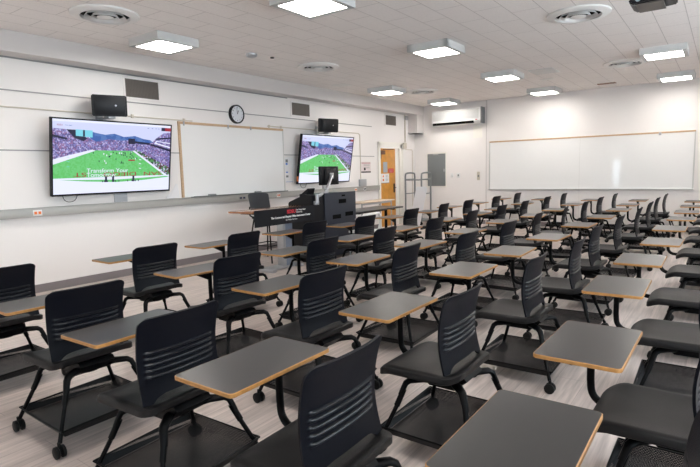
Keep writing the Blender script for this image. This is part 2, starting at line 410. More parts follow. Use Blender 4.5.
# papers
t = thing('wall_notice', 'tall white instruction sheet with blue pictures beside the left whiteboard', 'notice', (0, 7.87, 1.28))
finish('sheet', B(0, .003, -.11, .12, 0, .50), M['paper'], t)
bm = bmesh.new(); box(bm, .003, .0036, -.09, -.02, .40, .46); box(bm, .003, .0036, -.09, -.02, .10, .14); finish('dark_picture', bm, M['grey'], t)
bm = bmesh.new(); box(bm, .003, .0036, -.09, -.03, .35, .39); box(bm, .003, .0036, -.09, -.03, .19, .215); box(bm, .003, .0036, -.1, .11, .005, .012); finish('blue_picture', bm, M['blue'], t)
bm = bmesh.new()
for k in range(16): box(bm, .003, .0036, .01, .10, .06+k*.024, .066+k*.024)
finish('print', bm, M['lpink'], t)
t = thing('wall_poster', 'pale pink poster on the left wall just before the oak door', 'poster', (0, 10.67, 1.43))
finish('sheet', B(0, .004, -.21, .21, 0, .265), M['lpink'], t)
bm = bmesh.new(); box(bm, .004, .005, -.19, .19, .215, .25); finish('heading', bm, M['pink'], t)
bm = bmesh.new(); box(bm, .004, .005, -.21, .21, 0, .03); box(bm, .004, .005, -.09, -.02, .06, .12); finish('dark_print', bm, M['dark'], t)
bm = bmesh.new()
for z in (.19, .17, .13, .11): box(bm, .004, .005, -.1, .16, z, z+.006)
finish('print', bm, M['grey'], t)
tag(finish('junction_box', B(0, .06, 10.34, 10.60, 1.105, 1.275, .006), M['silver']), 'small grey junction box on the raceway below the pink poster', 'box')
bm = bmesh.new()
prism(bm, [(5.16, 1.34), (5.20, 1.30), (5.22, 1.11), (4.98, 1.11), (4.97, 1.14), (5.10, 1.24)], .012, .018, 'x'); prism(bm, [(5.02, 1.108), (5.12, 1.108), (5.19, 1.33), (5.17, 1.34)], .022, .026, 'x')
tag(finish('crumpled_paper', bm, M['paper']), 'crumpled white paper scrap on the ledge left of the whiteboard', 'paper')

# conduits
def conduit(pts, label, r=.009):
    t = tag(finish('wall_conduit', T(pts, r, 8), M['beige']), label, 'conduit'); return t
c = conduit([(.012, RY0+.02, 2.355), (.012, 5.56, 2.355)], 'thin beige conduit along the left wall above the near television')
for y in (2.72, 4.49, 5.40):
    bm = bmesh.new(); box(bm, 0, .02, y-.02, y+.02, 2.335, 2.385, .003); finish('clip', bm, M['beige'], c)
c = conduit([(.012, 7.3, 2.37), (.012, 10.36, 2.37), (.012, 10.42, 2.33), (.012, 10.42, 1.28)], 'thin beige conduit above the far television dropping to a junction box')
for y in (7.35, 7.68): bm = bmesh.new(); box(bm, 0, .02, y-.02, y+.02, 2.345, 2.395, .003); finish('clip', bm, M['beige'], c)
c = conduit([(.03, 12.58, 2.22), (.03, 12.58, 2.96)], 'beige vertical conduit rising from the door frame to the soffit', .018)
finish('sensor_box', B(.05, .10, 12.53, 12.63, 2.82, 2.93, .005), M['silver'], c)
finish('elbow', B(.026, .07, 12.45, 12.60, 2.05, 2.21, .01), M['beige'], c)
conduit([(.012, 12.62, 2.03), (.012, 12.98, 2.03), (.012, 13.0, 2.0), (.012, 13.0, .02)], 'thin beige conduit in the far corner beside the door', .009)

# ---------------------------------------------------------------- televisions
def television(yc, w, label):
    t = thing('television', label, 'television', (.10, yc, 1.235), 0, 'wall televisions')
    tilt = Matrix.Rotation(math.radians(9.5), 4, 'Y')
    hw, h = w/2, 1.02
    bm = bmesh.new(); box(bm, -.05, 0, -hw, hw, 0, h, .006, mtx=tilt)
    box(bm, 0, .008, -hw, -hw+.018, 0, h, mtx=tilt); box(bm, 0, .008, hw-.018, hw, 0, h, mtx=tilt)
    box(bm, 0, .008, -hw, hw, 0, .024, mtx=tilt); box(bm, 0, .008, -hw, hw, h-.018, h, mtx=tilt)
    finish('housing', bm, M['black'], t)
    # picture on the screen
    bm = bmesh.new(); keys = ['white', 'sky', 'hill', 'crowd', 'grass', 'side', 'navy', 'cyan', 'red']
    sw, sh = w-.036, h-.042; lay = [0]
    def poly(k, pts):
        lay[0] += 1; x = .001+lay[0]*.00012
        f = bm.faces.new([bm.verts.new(tilt @ Vector((x, -sw/2+u*sw, .024+v*sh))) for u, v in pts]); f.material_index = keys.index(k)
    poly('white', [(0, 0), (1, 0), (1, 1), (0, 1)])
    poly('sky', [(0, .72), (1, .72), (1, .97), (0, .97)])
    poly('hill', [(.28, .70), (.28, .86), (.33, .84), (.40, .82), (.48, .84), (.56, .80), (.66, .82), (.74, .78), (.80, .77), (.86, .70)])
    poly('crowd', [(0, .30), (1, .30), (1, .90), (.93, .88), (.86, .80), (.82, .73), (.70, .70), (.62, .76), (.54, .745), (.44, .76), (.33, .72), (.24, .80), (.12, .87), (0, .88)])
    poly('navy', [(.10, .87), (.17, .87), (.26, .76), (.23, .72), (.16, .76)])
    poly('navy', [(.60, .70), (.66, .70), (.66, .78), (.60, .78)]); poly('navy', [(.66, .715), (.80, .695), (.80, .725), (.66, .745)])
    poly('navy', [(0, .765), (.10, .735), (.11, .755), (0, .80)])
    poly('cyan', [(.17, .79), (.30, .775), (.30, .87), (.17, .875)]); poly('navy', [(.225, .785), (.24, .785), (.24, .87), (.225, .87)])
    poly('navy', [(.86, .775), (1, .80), (1, .825), (.86, .80)]); poly('navy', [(.80, .69), (1, .60), (1, .635), (.81, .715)])
    poly('white', [(.84, .72), (1, .655), (1, .735), (.86, .76)]); poly('crowd', [(.86, .73), (1, .675), (1, .72), (.87, .75)])
    poly('side', [(.63, .60), (.68, .62), (1, .35), (1, .22), (.97, .22)])
    poly('white', [(0, .40), (.02, .39), (.33, .59), (.30, .61), (.12, .53), (0, .47)])
    poly('grass', [(0, .40), (.33, .60), (.635, .60), (.97, .22), (1, .205), (.75, .165), (.5, .145), (.25, .165), (0, .20)])
    poly('white', [(.635, .605), (.66, .605), (.985, .225), (.955, .225)])
    poly('white', [(0, .215), (1, .235), (1, .222), (.5, .182), (0, .195)])
    for y, hh in ((.50, .004), (.44, .005), (.37, .006)):
        poly('cyan', [(.10, y), (.12, y), (.12, y+hh), (.10, y+hh)]); poly('white', [(.70, y-.03), (.72, y-.035), (.72, y-.025), (.70, y-.02)])
    rnd = random.Random(3)
    for k in range(34):
        u = rnd.uniform(.30, .68); v = rnd.uniform(.40, .575) if k % 3 else rnd.uniform(.52, .56); s = .004
        poly('navy' if k % 4 else 'white', [(u-s, v), (u+s, v), (u+s, v+.022), (u-s, v+.022)])
    for k in range(12):
        u = rnd.uniform(.36, .74); poly('navy', [(u, .15), (u+.008, .15), (u+.008, .175), (u, .175)])
    for u in (.40, .64, .46): poly('navy', [(u, .15), (u+.018, .15), (u+.018, .235), (u, .235)])
    poly('red', [(.60, .455), (.66, .455), (.66, .475), (.60, .475)])
    poly('navy', [(.905, .915), (.94, .915), (.94, .965), (.905, .965)]); poly('red', [(.94, .915), (1, .915), (1, .965), (.94, .965)])
    for u in (.77, .81, .845, .87): poly('hill', [(u, .94), (u+.015, .94), (u+.015, .947), (u, .947)])
    s = finish('screen', bm, None, t, mats=[E_[k] for k in keys])
    def st(name, txt, size, m, u, v, rot=0, al='CENTER', sx=1):
        mm = tilt @ FX(.0012+.00012*(lay[0]+4), -sw/2+u*sw, .024+v*sh, rot)
        o = text(name, txt, size, m, s, mm, .0003, al, sx=sx); return o
    for w_, u_ in (('SAN', .83), ('DIEGO', .53), ('ST', .20)): st('field_lettering', w_, .082, E_['red'], u_, .265, PI, sx=2.05)
    st('headline', 'Transform Your', .082, E_['white'], .25, .315, 0, 'LEFT', sx=1.12)
    st('subheadline', 'Tomorrow', .082, E_['white'], .25, .255, 0, 'LEFT', sx=1.12)
    st('page_title', 'SDSU', .03, E_['red'], .03, .925, 0, 'LEFT')
    st('menu', 'Info  Apply', .02, E_['hill'], .09, .925, 0, 'LEFT')
    bm = bmesh.new(); box(bm, -.099, -.085, .02, .22, -.13, .9); box(bm, -.085, -.01, .06, .18, .35, .55); finish('wall_mount', bm, M['silver'], t)
    bm = bmesh.new(); tube(bm, bez([(-.08, -hw+.17, .02), (-.08, -hw+.20, -.06), (-.08, -hw+.27, -.085), (-.08, -hw+.34, -.06), (-.08, -hw+.38, .02)]), .004, 6); finish('cable', bm, M['dark'], t)
    return t
television(4.09, 1.77, 'large wall television showing a football stadium, nearest the camera')
t2 = television(8.91, 1.80, 'wall television showing a football stadium, behind the lectern monitor')
bm = bmesh.new(); box(bm, .02, .05, -.95, -.925, .06, .16, .003); finish('orange_tag', bm, M['orange'], t2)

def speaker(y, z, label, rz):
    t = thing('wall_speaker', label, 'speaker', (0, y, z), 0, 'speakers above the televisions')
    R = Matrix.Translation((.28, 0, 0)) @ Matrix.Rotation(rz, 4, 'Z') @ Matrix.Rotation(math.radians(6), 4, 'Y')
    bm = bmesh.new(); prism(bm, [(-.12, -.13), (-.12, .13), (-.07, .19), (0, .215), (.10, .22), (.12, .20), (.12, -.20), (.10, -.22), (0, -.215), (-.07, -.19)], -.155, .125, 'z')
    bmesh.ops.bevel(bm, geom=list(bm.edges), offset=.012, segments=2, affect='EDGES')
    for v in bm.verts: v.co = R @ v.co
    finish('cabinet', bm, M['black'], t)
    bm = bmesh.new(); box(bm, .119, .124, -.19, .19, -.135, .105, .002, mtx=R); finish('grille', bm, M['black'], t)
    bm = bmesh.new(); lathe(bm, [(.012, .123), (.012, .128)], (0, .07, -.01), 12, 'x')
    for v in bm.verts: v.co = R @ v.co
    finish('badge', bm, M['silver'], t)
    bm = bmesh.new(); box(bm, 0, .012, -.05, .05, -.20, -.02); tube(bm, [(.01, 0, -.17), (.28, 0, -.18)], .012); box(bm, .22, .34, -.05, .05, -.19, -.155, .004); finish('bracket', bm, M['silver'], t)
speaker(3.98, 2.455, 'black wall speaker above the near television', math.radians(-22))
speaker(8.82, 2.465, 'black wall speaker above the far television', math.radians(-18))

# ---------------------------------------------------------------- back wall fittings
Y = RY1
t = thing('whiteboard', 'very long whiteboard with cork top rail on the far wall', 'whiteboard', (0, 0, 0))
finish('panel', B(2.22, 6.63, Y-.018, Y, .93, 2.12), M['wb'], t)
bm = bmesh.new(); box(bm, 2.20, 6.65, Y-.03, Y, 2.115, 2.15, .003); finish('top_rail', bm, M['cork'], t)
finish('edge_strip', B(2.195, 2.22, Y-.026, Y, .915, 2.12), M['wbframe'], t); finish('edge_strip', B(6.63, 6.655, Y-.026, Y, .915, 2.15), M['wbframe'], t)
bm = bmesh.new(); box(bm, 2.195, 6.655, Y-.055, Y, .905, .93, .004); finish('marker_tray', bm, M['wbframe'], t)
bm = bmesh.new(); box(bm, 4.388, 4.392, Y-.0188, Y-.018, .93, 2.115); finish('seam', bm, M['wbframe'], t)
bm = bmesh.new(); box(bm, 5.98, 6.03, Y-.045, Y-.03, 2.08, 2.14, .004); finish('map_hook', bm, M['silver'], t)
t = thing('electrical_panel', 'grey electrical panel on the far wall near the corner', 'electrical panel', (.685, Y, 1.0))
bm = bmesh.new(); box(bm, -.30, .30, -.012, 0, -.02, .93); finish('frame', bm, M['trimwhite'], t)
bm = bmesh.new(); box(bm, -.27, .27, -.028, -.012, .01, .895, .003); finish('door', bm, M['grey'], t)
bm = bmesh.new(); box(bm, -.10, .06, -.034, -.028, .865, .89); box(bm, .22, .25, -.036, -.028, .40, .48, .003); finish('latch', bm, M['silver'], t)
t = thing('air_conditioner', 'white wall-mounted air conditioner high on the far wall', 'air conditioner', (1.345, Y, 2.625))
bm = bmesh.new(); prism(bm, [(0, 0), (-.16, 0), (-.22, .07), (-.22, .37), (-.19, .40), (0, .40)], -.69, .69, 'x')
finish('housing', bm, M['white'], t)
bm = bmesh.new()
box(bm, -.66, .50, -.226, -.10, .015, .075); finish('outlet_slot', bm, M['dark'], t)
bm = bmesh.new(); box(bm, -.66, .64, -.226, -.218, .13, .365)
for k in range(15): box(bm, -.66, .64, -.231, -.226, .138+k*.0152, .143+k*.0152)
finish('intake_grille', bm, M['bevelw'], t)
bm = bmesh.new(); box(bm, .69, .72, -.235, 0, 0, .41, .004); finish('end_cap', bm, M['grey'], t)
bm = bmesh.new(); box(bm, .55, .60, -.228, -.22, .085, .105); finish('badge', bm, M['red'], t)
def plate(x0, x1, z0, z1, label, m='white'):
    t = thing('wall_switch', label, 'switch', ((x0+x1)/2, Y, (z0+z1)/2))
    w, h = (x1-x0)/2, (z1-z0)/2
    finish('plate', B(-w, w, -.008, 0, -h, h, .002), M[m], t)
    finish('toggle', B(-.02, .02, -.016, -.008, -.025, .025, .003), M['grey'] if m == 'beige' or x0 > 1.2 else M['white'], t)
plate(1.10, 1.18, 1.24, 1.36, 'blank white switch plate right of the electrical panel')
plate(1.28, 1.38, 1.23, 1.36, 'white switch plate with dark centre, right of the electrical panel')
plate(1.86, 1.94, 1.16, 1.38, 'tall beige switch plate beside the far conduit', 'beige')
tag(finish('access_plate', B(1.75, 1.99, Y-.004, Y, 2.26, 2.56), M['trimwhite']), 'pale blank plate below the air conditioner at the conduit', 'wall plate')

# ---------------------------------------------------------------- ceiling fittings
def make_light():
    t = thing('ceiling_light', '', 'ceiling light', (0, 0, H), 0, 'square ceiling lights')
    bm = bmesh.new(); hw = .305
    for a, b, c, d_ in ((-hw, hw, -hw, -hw+.06), (-hw, hw, hw-.06, hw), (-hw, -hw+.06, -hw, hw), (hw-.06, hw, -hw, hw)): box(bm, a, b, c, d_, -.10, 0)
    finish('housing', bm, M['bevelw'], t)
    finish('diffuser', B(-.246, .246, -.246, .246, -.096, -.07), M['lamp'], t)
    return t
LT = [(1.27, 4.22, 'square ceiling light nearest the left wall, beside the round grille over the near television'),
      (3.76, 4.20, 'square ceiling light cut by the top edge of the photo'),
      (3.77, 6.93, 'square ceiling light in the upper middle, between the central round grilles'),
      (1.24, 9.70, 'square ceiling light nearest the left wall above the far television'),
      (3.74, 9.72, 'square ceiling light right of centre, in front of the flush ceiling patch'),
      (1.32, 12.3, 'square ceiling light in front of the air conditioner'),
      (3.79, 12.3, 'square ceiling light nearest the far wall above the long whiteboard'),
      (6.34, 9.50, 'square ceiling light at the right edge, the nearer of the two there'),
      (6.32, 12.22, 'square ceiling light at the right edge, nearest the far wall'),
      (1.27, 1.45, 'added square ceiling light outside the frame at the near left'), (3.8, 1.45, 'added square ceiling light outside the frame above the near rows'),  # from here on: unseen lights extending the ceiling grid, added for room lighting
      (6.33, 1.45, 'added square ceiling light outside the frame above the camera'), (8.86, 1.45, 'added square ceiling light outside the frame at the near windows'), (8.86, 4.2, 'added square ceiling light outside the frame beside the second window'),
      (8.86, 6.95, 'added square ceiling light outside the frame beside the middle window'), (8.86, 9.7, 'added square ceiling light outside the frame beside the fourth window'),]
L0 = make_light()
for i, (x, y, lb) in enumerate(LT):
    if i == 0: L0.location = (x, y, H); L0['label'] = lb
    else: dup(L0, (x, y, H), 0, lb)
def make_diff():
    t = thing('ceiling_diffuser', '', 'air vent', (0, 0, H), 0, 'round ceiling air diffusers')
    bm = bmesh.new(); lathe(bm, [(.345, -.001), (.345, -.018), (.33, -.026), (.25, -.036), (.245, -.001)], n=48); finish('flange', bm, M['diff'], t)
    bm = bmesh.new(); lathe(bm, [(.244, -.001), (.244, -.004)], n=48); finish('throat', bm, M['dark'], t)
    for r0, r1, z in ((.208, .182, .036), (.145, .122, .044)):
        bm = bmesh.new(); lathe(bm, [(r0, -z), (r0, -z-.003), (r1, -z+.03), (r1, -z+.033)], n=48); 
        bmesh.ops.delete(bm, geom=[f for f in bm.faces if len(f.verts) > 4], context='FACES_ONLY'); finish('ring', bm, M['diff'], t)
    bm = bmesh.new(); lathe(bm, [(.005, -.034), (.085, -.036), (.085, -.039), (.075, -.043), (.005, -.046)], n=40); finish('centre_disc', bm, M['diff'], t)
    return t
D0 = make_diff()
for i, (x, y, lb) in enumerate([(1.70, 3.20, 'round ceiling air diffuser at upper left'), (1.63, 6.9, 'round ceiling air diffuser behind the smoke detector'),
        (5.72, 6.62, 'round ceiling air diffuser at upper right beside the projector'), (1.63, 10.56, 'round ceiling air diffuser nearest the air conditioner'),
        (5.70, 10.22, 'round ceiling air diffuser between the two right-hand lights')]):
    if i == 0: D0.location = (x, y, H); D0['label'] = lb
    else: dup(D0, (x, y, H), 0, lb)
bm = bmesh.new(); lathe(bm, [(.085, 0), (.085, -.02), (.07, -.04), (.02, -.045)], (1.48, 5.54, H), 28)
tag(finish('smoke_detector', bm, M['silver']), 'small grey round smoke detector on the ceiling', 'smoke detector')
bm = bmesh.new(); lathe(bm, [(.03, 0), (.03, -.015), (.01, -.02)], (1.55, 5.9, H), 16)
tag(finish('ceiling_sensor', bm, M['black']), 'tiny black sensor on the ceiling right of the smoke detector', 'sensor')
def patch(x, y, wx, wy, label, m, th=.01, rz=0):
    o = tag(finish('ceiling_plate', B(-wx/2, wx/2, -wy/2, wy/2, -th, 0, .002), M[m], loc=(x, y, H), rot=(0, 0, rz)), label, 'ceiling plate'); return o
patch(4.40, 10.03, .42, .52, 'flat pale grey plate on the ceiling right of the middle light', 'bevelw', .014)
patch(.80, 8.65, .32, .32, 'faint square plate on the ceiling above the far television', 'diff', .004)
patch(5.03, 12.50, .36, .17, 'small rusty brown slot on the ceiling near the far wall', 'rust', .008)
patch(4.2, 11.0, .25, .2, 'faint pale plate on the ceiling beyond the larger grey plate', 'diff', .004)
# projector
t = thing('projector', 'black projector hanging from the ceiling at the top right edge', 'projector', (6.56, 5.74, 2.915))
bm = bmesh.new(); prism(bm, [(-.13, 0), (.19, .02), (.19, .09), (.10, .10), (-.06, .10), (-.17, .06), (-.18, .03)], -.16, .16, 'y'); bmesh.ops.bevel(bm, geom=list(bm.edges), offset=.01, segments=2, affect='EDGES')
finish('housing', bm, M['black'], t)
finish('underside', B(-.12, .10, -.15, .15, -.004, .004), M['vent'], t)
bm = bmesh.new(); lathe(bm, [(.022, -.168), (.022, -.15)], (-.10, 0, .045), 20, 'y'); finish('lens', bm, M['glassd'], t)
bm = bmesh.new(); box(bm, .02, .14, -.165, -.158, .06, .10); finish('label_strip', bm, M['white'], t)
bm = bmesh.new(); tube(bm, [(0, 0, .09), (0, 0, .289)], .025, 14); box(bm, -.08, .08, -.08, .08, .27, .288); finish('ceiling_pole', bm, M['black'], t)

# ---------------------------------------------------------------- front furniture
# tall presentation table
t = thing('presentation_table', 'tall brown-topped table with black banner in front of the whiteboard', 'table', (1.6, 5.75, 0))
TZ = .935
bm = bmesh.new(); box(bm, -.22, .26, -.72, .585, TZ-.03, TZ, .004); finish('tabletop', bm, M['brown'], t)
bm = bmesh.new(); box(bm, -.2, .2, -.5, -.4, TZ-.06, TZ-.03); box(bm, -.2, .2, .4, .5, TZ-.06, TZ-.03); box(bm, .0, .1, -.5, .5, TZ-.06, TZ-.031); finish('support_frame', bm, M['black'], t)
bm = bmesh.new(); box(bm, .0, .10, .13, .29, .03, TZ-.05, .006); finish('column', bm, M['column'], t)
bm = bmesh.new(); box(bm, -.03, .1, .07, .13, .03, TZ-.05, .004); finish('column_sleeve', bm, M['silver'], t)
bm = bmesh.new(); box(bm, -.20, .24, -.34, -.24, 0, .05, .01); box(bm, -.20, .24, .28, .38, 0, .05, .01); box(bm, -.1, .14, -.30, .34, .002, .035, .006); finish('base', bm, M['silver'], t)
bn = thing('banner', 'black fabric banner with red and white lettering hanging on the tall table', 'banner', (1.885, 5.715, .712))
bm = bmesh.new(); n = 24
top = []; 
for j in range(2):
    for i in range(n+1):
        u = i/n; y = -.66+1.32*u; x = .006*math.sin(u*9)+.004*math.sin(u*23)
        top.append(bm.verts.new((x*(1 if j == 0 else .2), y, 0 if j == 0 else .238)))
for i in range(n): bm.faces.new((top[i], top[i+1], top[n+2+i], top[n+1+i]))
bmesh.ops.solidify(bm, geom=list(bm.faces), thickness=.004)
finish('cloth', bm, M['banner'], bn)
text('logo', 'SDSU', .075, M['red'], bn, FX(.012, .10, .175), .001, bold=.002, sx=1.1)
text('lettering', 'San Diego State', .034, M['white'], bn, FX(.012, .21, .192), .001, 'LEFT')
text('lettering', 'University', .034, M['white'], bn, FX(.012, .21, .158), .001, 'LEFT')
text('lettering', 'The Commercial Dispute Office Instrument Center', .042, M['white'], bn, FX(.012, .10, .105), .001, bold=.001)
text('lettering', 'for Media Services', .034, M['white'], bn, FX(.012, .10, .058), .001)

# stool behind it
t = thing('tall_stool', 'tall stool with dark grey curved back behind the banner table', 'stool', (.95, 6.27, 0), math.radians(4))
bm = bmesh.new(); n = 16; rows = []
for j in range(9):
    v = j/8; z = .86+.28*v
    rows.append([bm.verts.new((-.20-.05*v+.05*(2*i/n-1)**2, (.25+.01*v)*(2*i/n-1)*(1 if v < .9 else .96), z-(.02*(abs(2*i/n-1)**6) if v > .9 else 0))) for i in range(n+1)])
for a, b in zip(rows, rows[1:]):
    for i in range(n): bm.faces.new((a[i], a[i+1], b[i+1], b[i]))
bmesh.ops.solidify(bm, geom=list(bm.faces), thickness=.012)
finish('backrest', bm, M['mesh'], t)
bm = bmesh.new(); prism(bm, rrect(.21, .21, .06), .72, .755, 'z'); finish('seat', bm, M['black'], t)
bm = bmesh.new()
for s in (-1, 1): tube(bm, bez([(-.1, s*.19, .73), (-.22, s*.205, .78), (-.22, s*.20, .92)]), .012, 8)
finish('back_support', bm, M['steel'], t)
for sx in (-1, 1):
    for s in (-1, 1): finish('leg', T([(sx*.16, s*.17, .73), (sx*.27, s*.26, .0)], .012, 8), M['steel'], t)
bm = bmesh.new(); R4 = [(-.235, -.232, .28), (.235, -.232, .28), (.235, .232, .28), (-.235, .232, .28), (-.235, -.232, .28)]
for a, b in zip(R4, R4[1:]): tube(bm, [a, b], .009, 8)
finish('footrest', bm, M['steel'], t)

# console
t = thing('lectern_console', 'black lectern cabinet with slotted slate rear panel beside the banner table', 'lectern', (1.6, 7.05, 0))
bm = bmesh.new(); prism(bm, [(-.26, .04), (.24, .04), (.24, 1.10), (.10, 1.115), (-.24, .99), (-.26, .965)], -.69, -.375, 'y')
box(bm, -.26, .235, -.375, -.36, .04, 1.09); finish('side_cabinet', bm, M['black'], t)
bm = bmesh.new(); box(bm, -.30, .245, -.36, .485, .04, 1.105, .004); finish('body', bm, M['black'], t)
bm = bmesh.new(); box(bm, .245, .262, -.375, .505, .05, 1.12, .004); pb = finish('rear_panel', bm, M['slate'], t)
for y, z, w in ((.11, .965, .105), (-.06, .71, .115), (.30, .735, .115), (.14, 1.06, .05)):
    bm = bmesh.new(); box(bm, .262, .264, y-w, y+w, z-(.035 if w > .1 else .014), z+(.035 if w > .1 else .014)); finish('slot', bm, M['dark'], pb)
for y in (-.35, .48):
    bm = bmesh.new(); box(bm, .262, .27, y-.015, y+.015, .60, .63, .003); finish('screw_cap', bm, M['silver'], pb)
for sx in (-.2, .18):
    for y in (-.6, .42): bm = bmesh.new(); lathe(bm, [(.03, -.012), (.03, .012)], (sx, y, .03), 16, 'y'); finish('caster', bm, M['rubber'], t)
# touch panel on the console, camera arm, monitor
bm = bmesh.new(); prism(bm, [(-.12, 1.107), (.02, 1.107), (.05, 1.20), (.035, 1.205)], -.085, .085, 'y')
o = tag(finish('touch_panel', bm, M['black'], loc=(1.60, 6.60, 0)), 'small black tilted touch panel on top of the lectern', 'touch panel')
t = thing('computer_monitor', 'black monitor seen from behind on a silver arm above the lectern', 'monitor', (1.42, 7.37, 1.107))
bm = bmesh.new(); box(bm, -.03, .02, -.265, .265, .13, .46, .01); box(bm, .02, .05, -.16, .16, .17, .42, .012); finish('housing', bm, M['black'], t)
bm = bmesh.new(); box(bm, -.033, -.030, -.25, .25, .145, .445); finish('screen', bm, E_['mon'], t)
bm = bmesh.new(); box(bm, .05, .075, -.05, .05, .24, .34, .006); finish('mount_plate', bm, M['silver'], t)
bm = bmesh.new(); tube(bm, [(.08, -.02, .29), (.33, -.50, .05)], .027, 12, sy=.7); tube(bm, [(.33, -.50, .0), (.33, -.50, .08)], .034, 14)
tube(bm, [(.33, -.50, .03), (.47, -.93, -.03)], .025, 12); tube(bm, [(.47, -.93, -.13), (.47, -.93, .01)], .03, 14); box(bm, .425, .48, -.97, -.89, -.16, -.10, .004)
finish('arm', bm, M['silver'], t)

# long dark table
t = thing('long_table', 'long dark-topped table with black legs right of the lectern', 'table', (1.58, 8.40, 0))
bm = bmesh.new(); box(bm, -.30, .27, -.84, .87, .705, .735, .004); finish('tabletop', bm, M['lam'], t)
for y in (-.6, .62):
    bm = bmesh.new(); tube(bm, [(0, y, .70), (0, y, .06)], .03, 12); box(bm, -.26, .24, y-.03, y+.03, .035, .075, .01); box(bm, -.2, .2, y-.025, y+.025, .68, .705); finish('leg', bm, M['steel'], t)
bm = bmesh.new(); box(bm, -.02, .02, -.6, .62, .66, .70); finish('beam', bm, M['steel'], t)
# pale wood table at the wall
t = thing('side_table', 'narrow pale wood table with grey legs in front of the oak door', 'table', (.44, 10.2, 0))
bm = bmesh.new(); box(bm, -.22, .20, -.68, .75, .745, .77, .003); finish('tabletop', bm, M['lightwood'], t)
for x in (-.17, .15):
    for y in (-.6, .67): finish('leg', T([(x, y, .745), (x, y, 0)], .018, 10), M['silver'], t)
bm = bmesh.new(); box(bm, .14, .16, -.6, .67, .70, .745); box(bm, -.18, -.16, -.6, .67, .70, .745); finish('apron', bm, M['silver'], t)
# white chair in front of long table
t = thing('white_chair', 'white-framed chair tucked beside the long dark table', 'chair', (2.30, 7.38, 0), math.radians(-4))
bm = bmesh.new(); tube(bm, bez([(-.02, -.26, .45), (.0, -.27, .62), (.0, -.22, .71), (.02, 0, .735), (.0, .22, .73), (.0, .27, .62), (-.02, .26, .45)]), .024, 12); finish('back_frame', bm, M['white'], t)
bm = bmesh.new(); prism(bm, rrect(.2, .24, .06), .42, .45, 'z'); 
for v in bm.verts: v.co.x -= .14
finish('seat', bm, M['white'], t)
for x in (-.28, 0):
    for y in (-.2, .2): finish('leg', T([(x, y, .42), (x*1.1, y*1.1, 0)], .014, 8), M['silver'], t)

# cart
t = thing('steel_cart', 'tall grey steel cart with two hooped end frames in the far corner', 'cart', (.50, 12.42, 0))
for x in (-.24, .24):
    hb = bmesh.new()
    tube(hb, [(x, -.26, .14)]+bez([(x, -.26, 1.30), (x, -.22, 1.37), (x, 0, 1.39), (x, .22, 1.37), (x, .26, 1.30)], 5)+[(x, .26, .14)], .023, 10)
    for z in (1.22, .84, .3): tube(hb, [(x, -.26, z), (x, .26, z)], .013, 8)
    finish('end_frame', hb, M['grey'], t)
bm = bmesh.new(); box(bm, -.27, .27, -.29, .29, .11, .15, .006); finish('platform', bm, M['grey'], t)
for y in (-.26, .26):
    bm = bmesh.new(); tube(bm, [(-.24, y, 1.20), (.24, y, 1.20)], .012, 8); finish('side_rail', bm, M['grey'], t)
for x in (-.2, .2):
    for y in (-.22, .22): bm = bmesh.new(); lathe(bm, [(.045, -.014), (.045, .014)], (x, y, .05), 18, 'y'); box(bm, x-.02, x+.02, y-.02, y+.02, .05, .11); finish('caster', bm, M['rubber'], t)
for k, (dx, lb) in enumerate(((0, 'white board panel leaning on the steel cart'), (.05, 'narrower pale board standing behind the white board panel on the steel cart'))):
    bm = bmesh.new(); prism(bm, [(-.10, .012), (.22-.06*k, .012), (.45-.05*k, 1.0+.03*k), (.13, 1.0+.03*k)], -.345+.022*k, -.330+.022*k, 'y')
    tag(finish('foam_sheet', bm, M['board'], loc=(.50, 12.42, 0)), lb, 'board')

# ---------------------------------------------------------------- tablet arm chairs
XB = .11       # backrest top in local x; sitter faces -x
def seat_bm():
    bm = bmesh.new(); hx, hy, cx = .236, .243, -.086
    out = rrect(hx, hy, .085, 7)
    fr = [0.0, .25, .5, .7, .84, .93, .98, 1.0]
    def zt(x, y, f):
        z = .452
        u = x/hx
        z -= .010*(1-min(1, (y/hy)**2))*(1-abs(u)**3)
        if u > .45: z += .040*((u-.45)/.55)**2*(1-.5*(y/hy)**2)
        if u < -.55: z -= .035*((-u-.55)/.45)**2
        z += .008*(abs(y/hy)**4)
        if f > .9: z -= .014*((f-.9)/.1)**2
        return z
    c = bm.verts.new((cx, 0, zt(0, 0, 0))); rings = []
    for f in fr[1:]: rings.append([bm.verts.new((x*f+cx, y*f, zt(x*f, y*f, f))) for x, y in out])
    n = len(out)
    rings.append([bm.verts.new((x*1.0+cx, y*1.0, zt(x, y, 1)-.028)) for x, y in out])
    rings.append([bm.verts.new((x*.97+cx, y*.97, zt(x, y, 1)-.034)) for x, y in out])
    rings.append([bm.verts.new((x*.90+cx, y*.90, zt(x*.9, y*.9, .9)-.022)) for x, y in out])
    rings.append([bm.verts.new((x*.45+cx, y*.45, .415)) for x, y in out])
    for k in range(n): bm.faces.new((c, rings[0][k], rings[0][(k+1) % n]))
    for a, b in zip(rings, rings[1:]):
        for k in range(n): bm.faces.new((a[k], b[k], b[(k+1) % n], a[(k+1) % n]))
    bm.faces.new(rings[-1])
    return bm
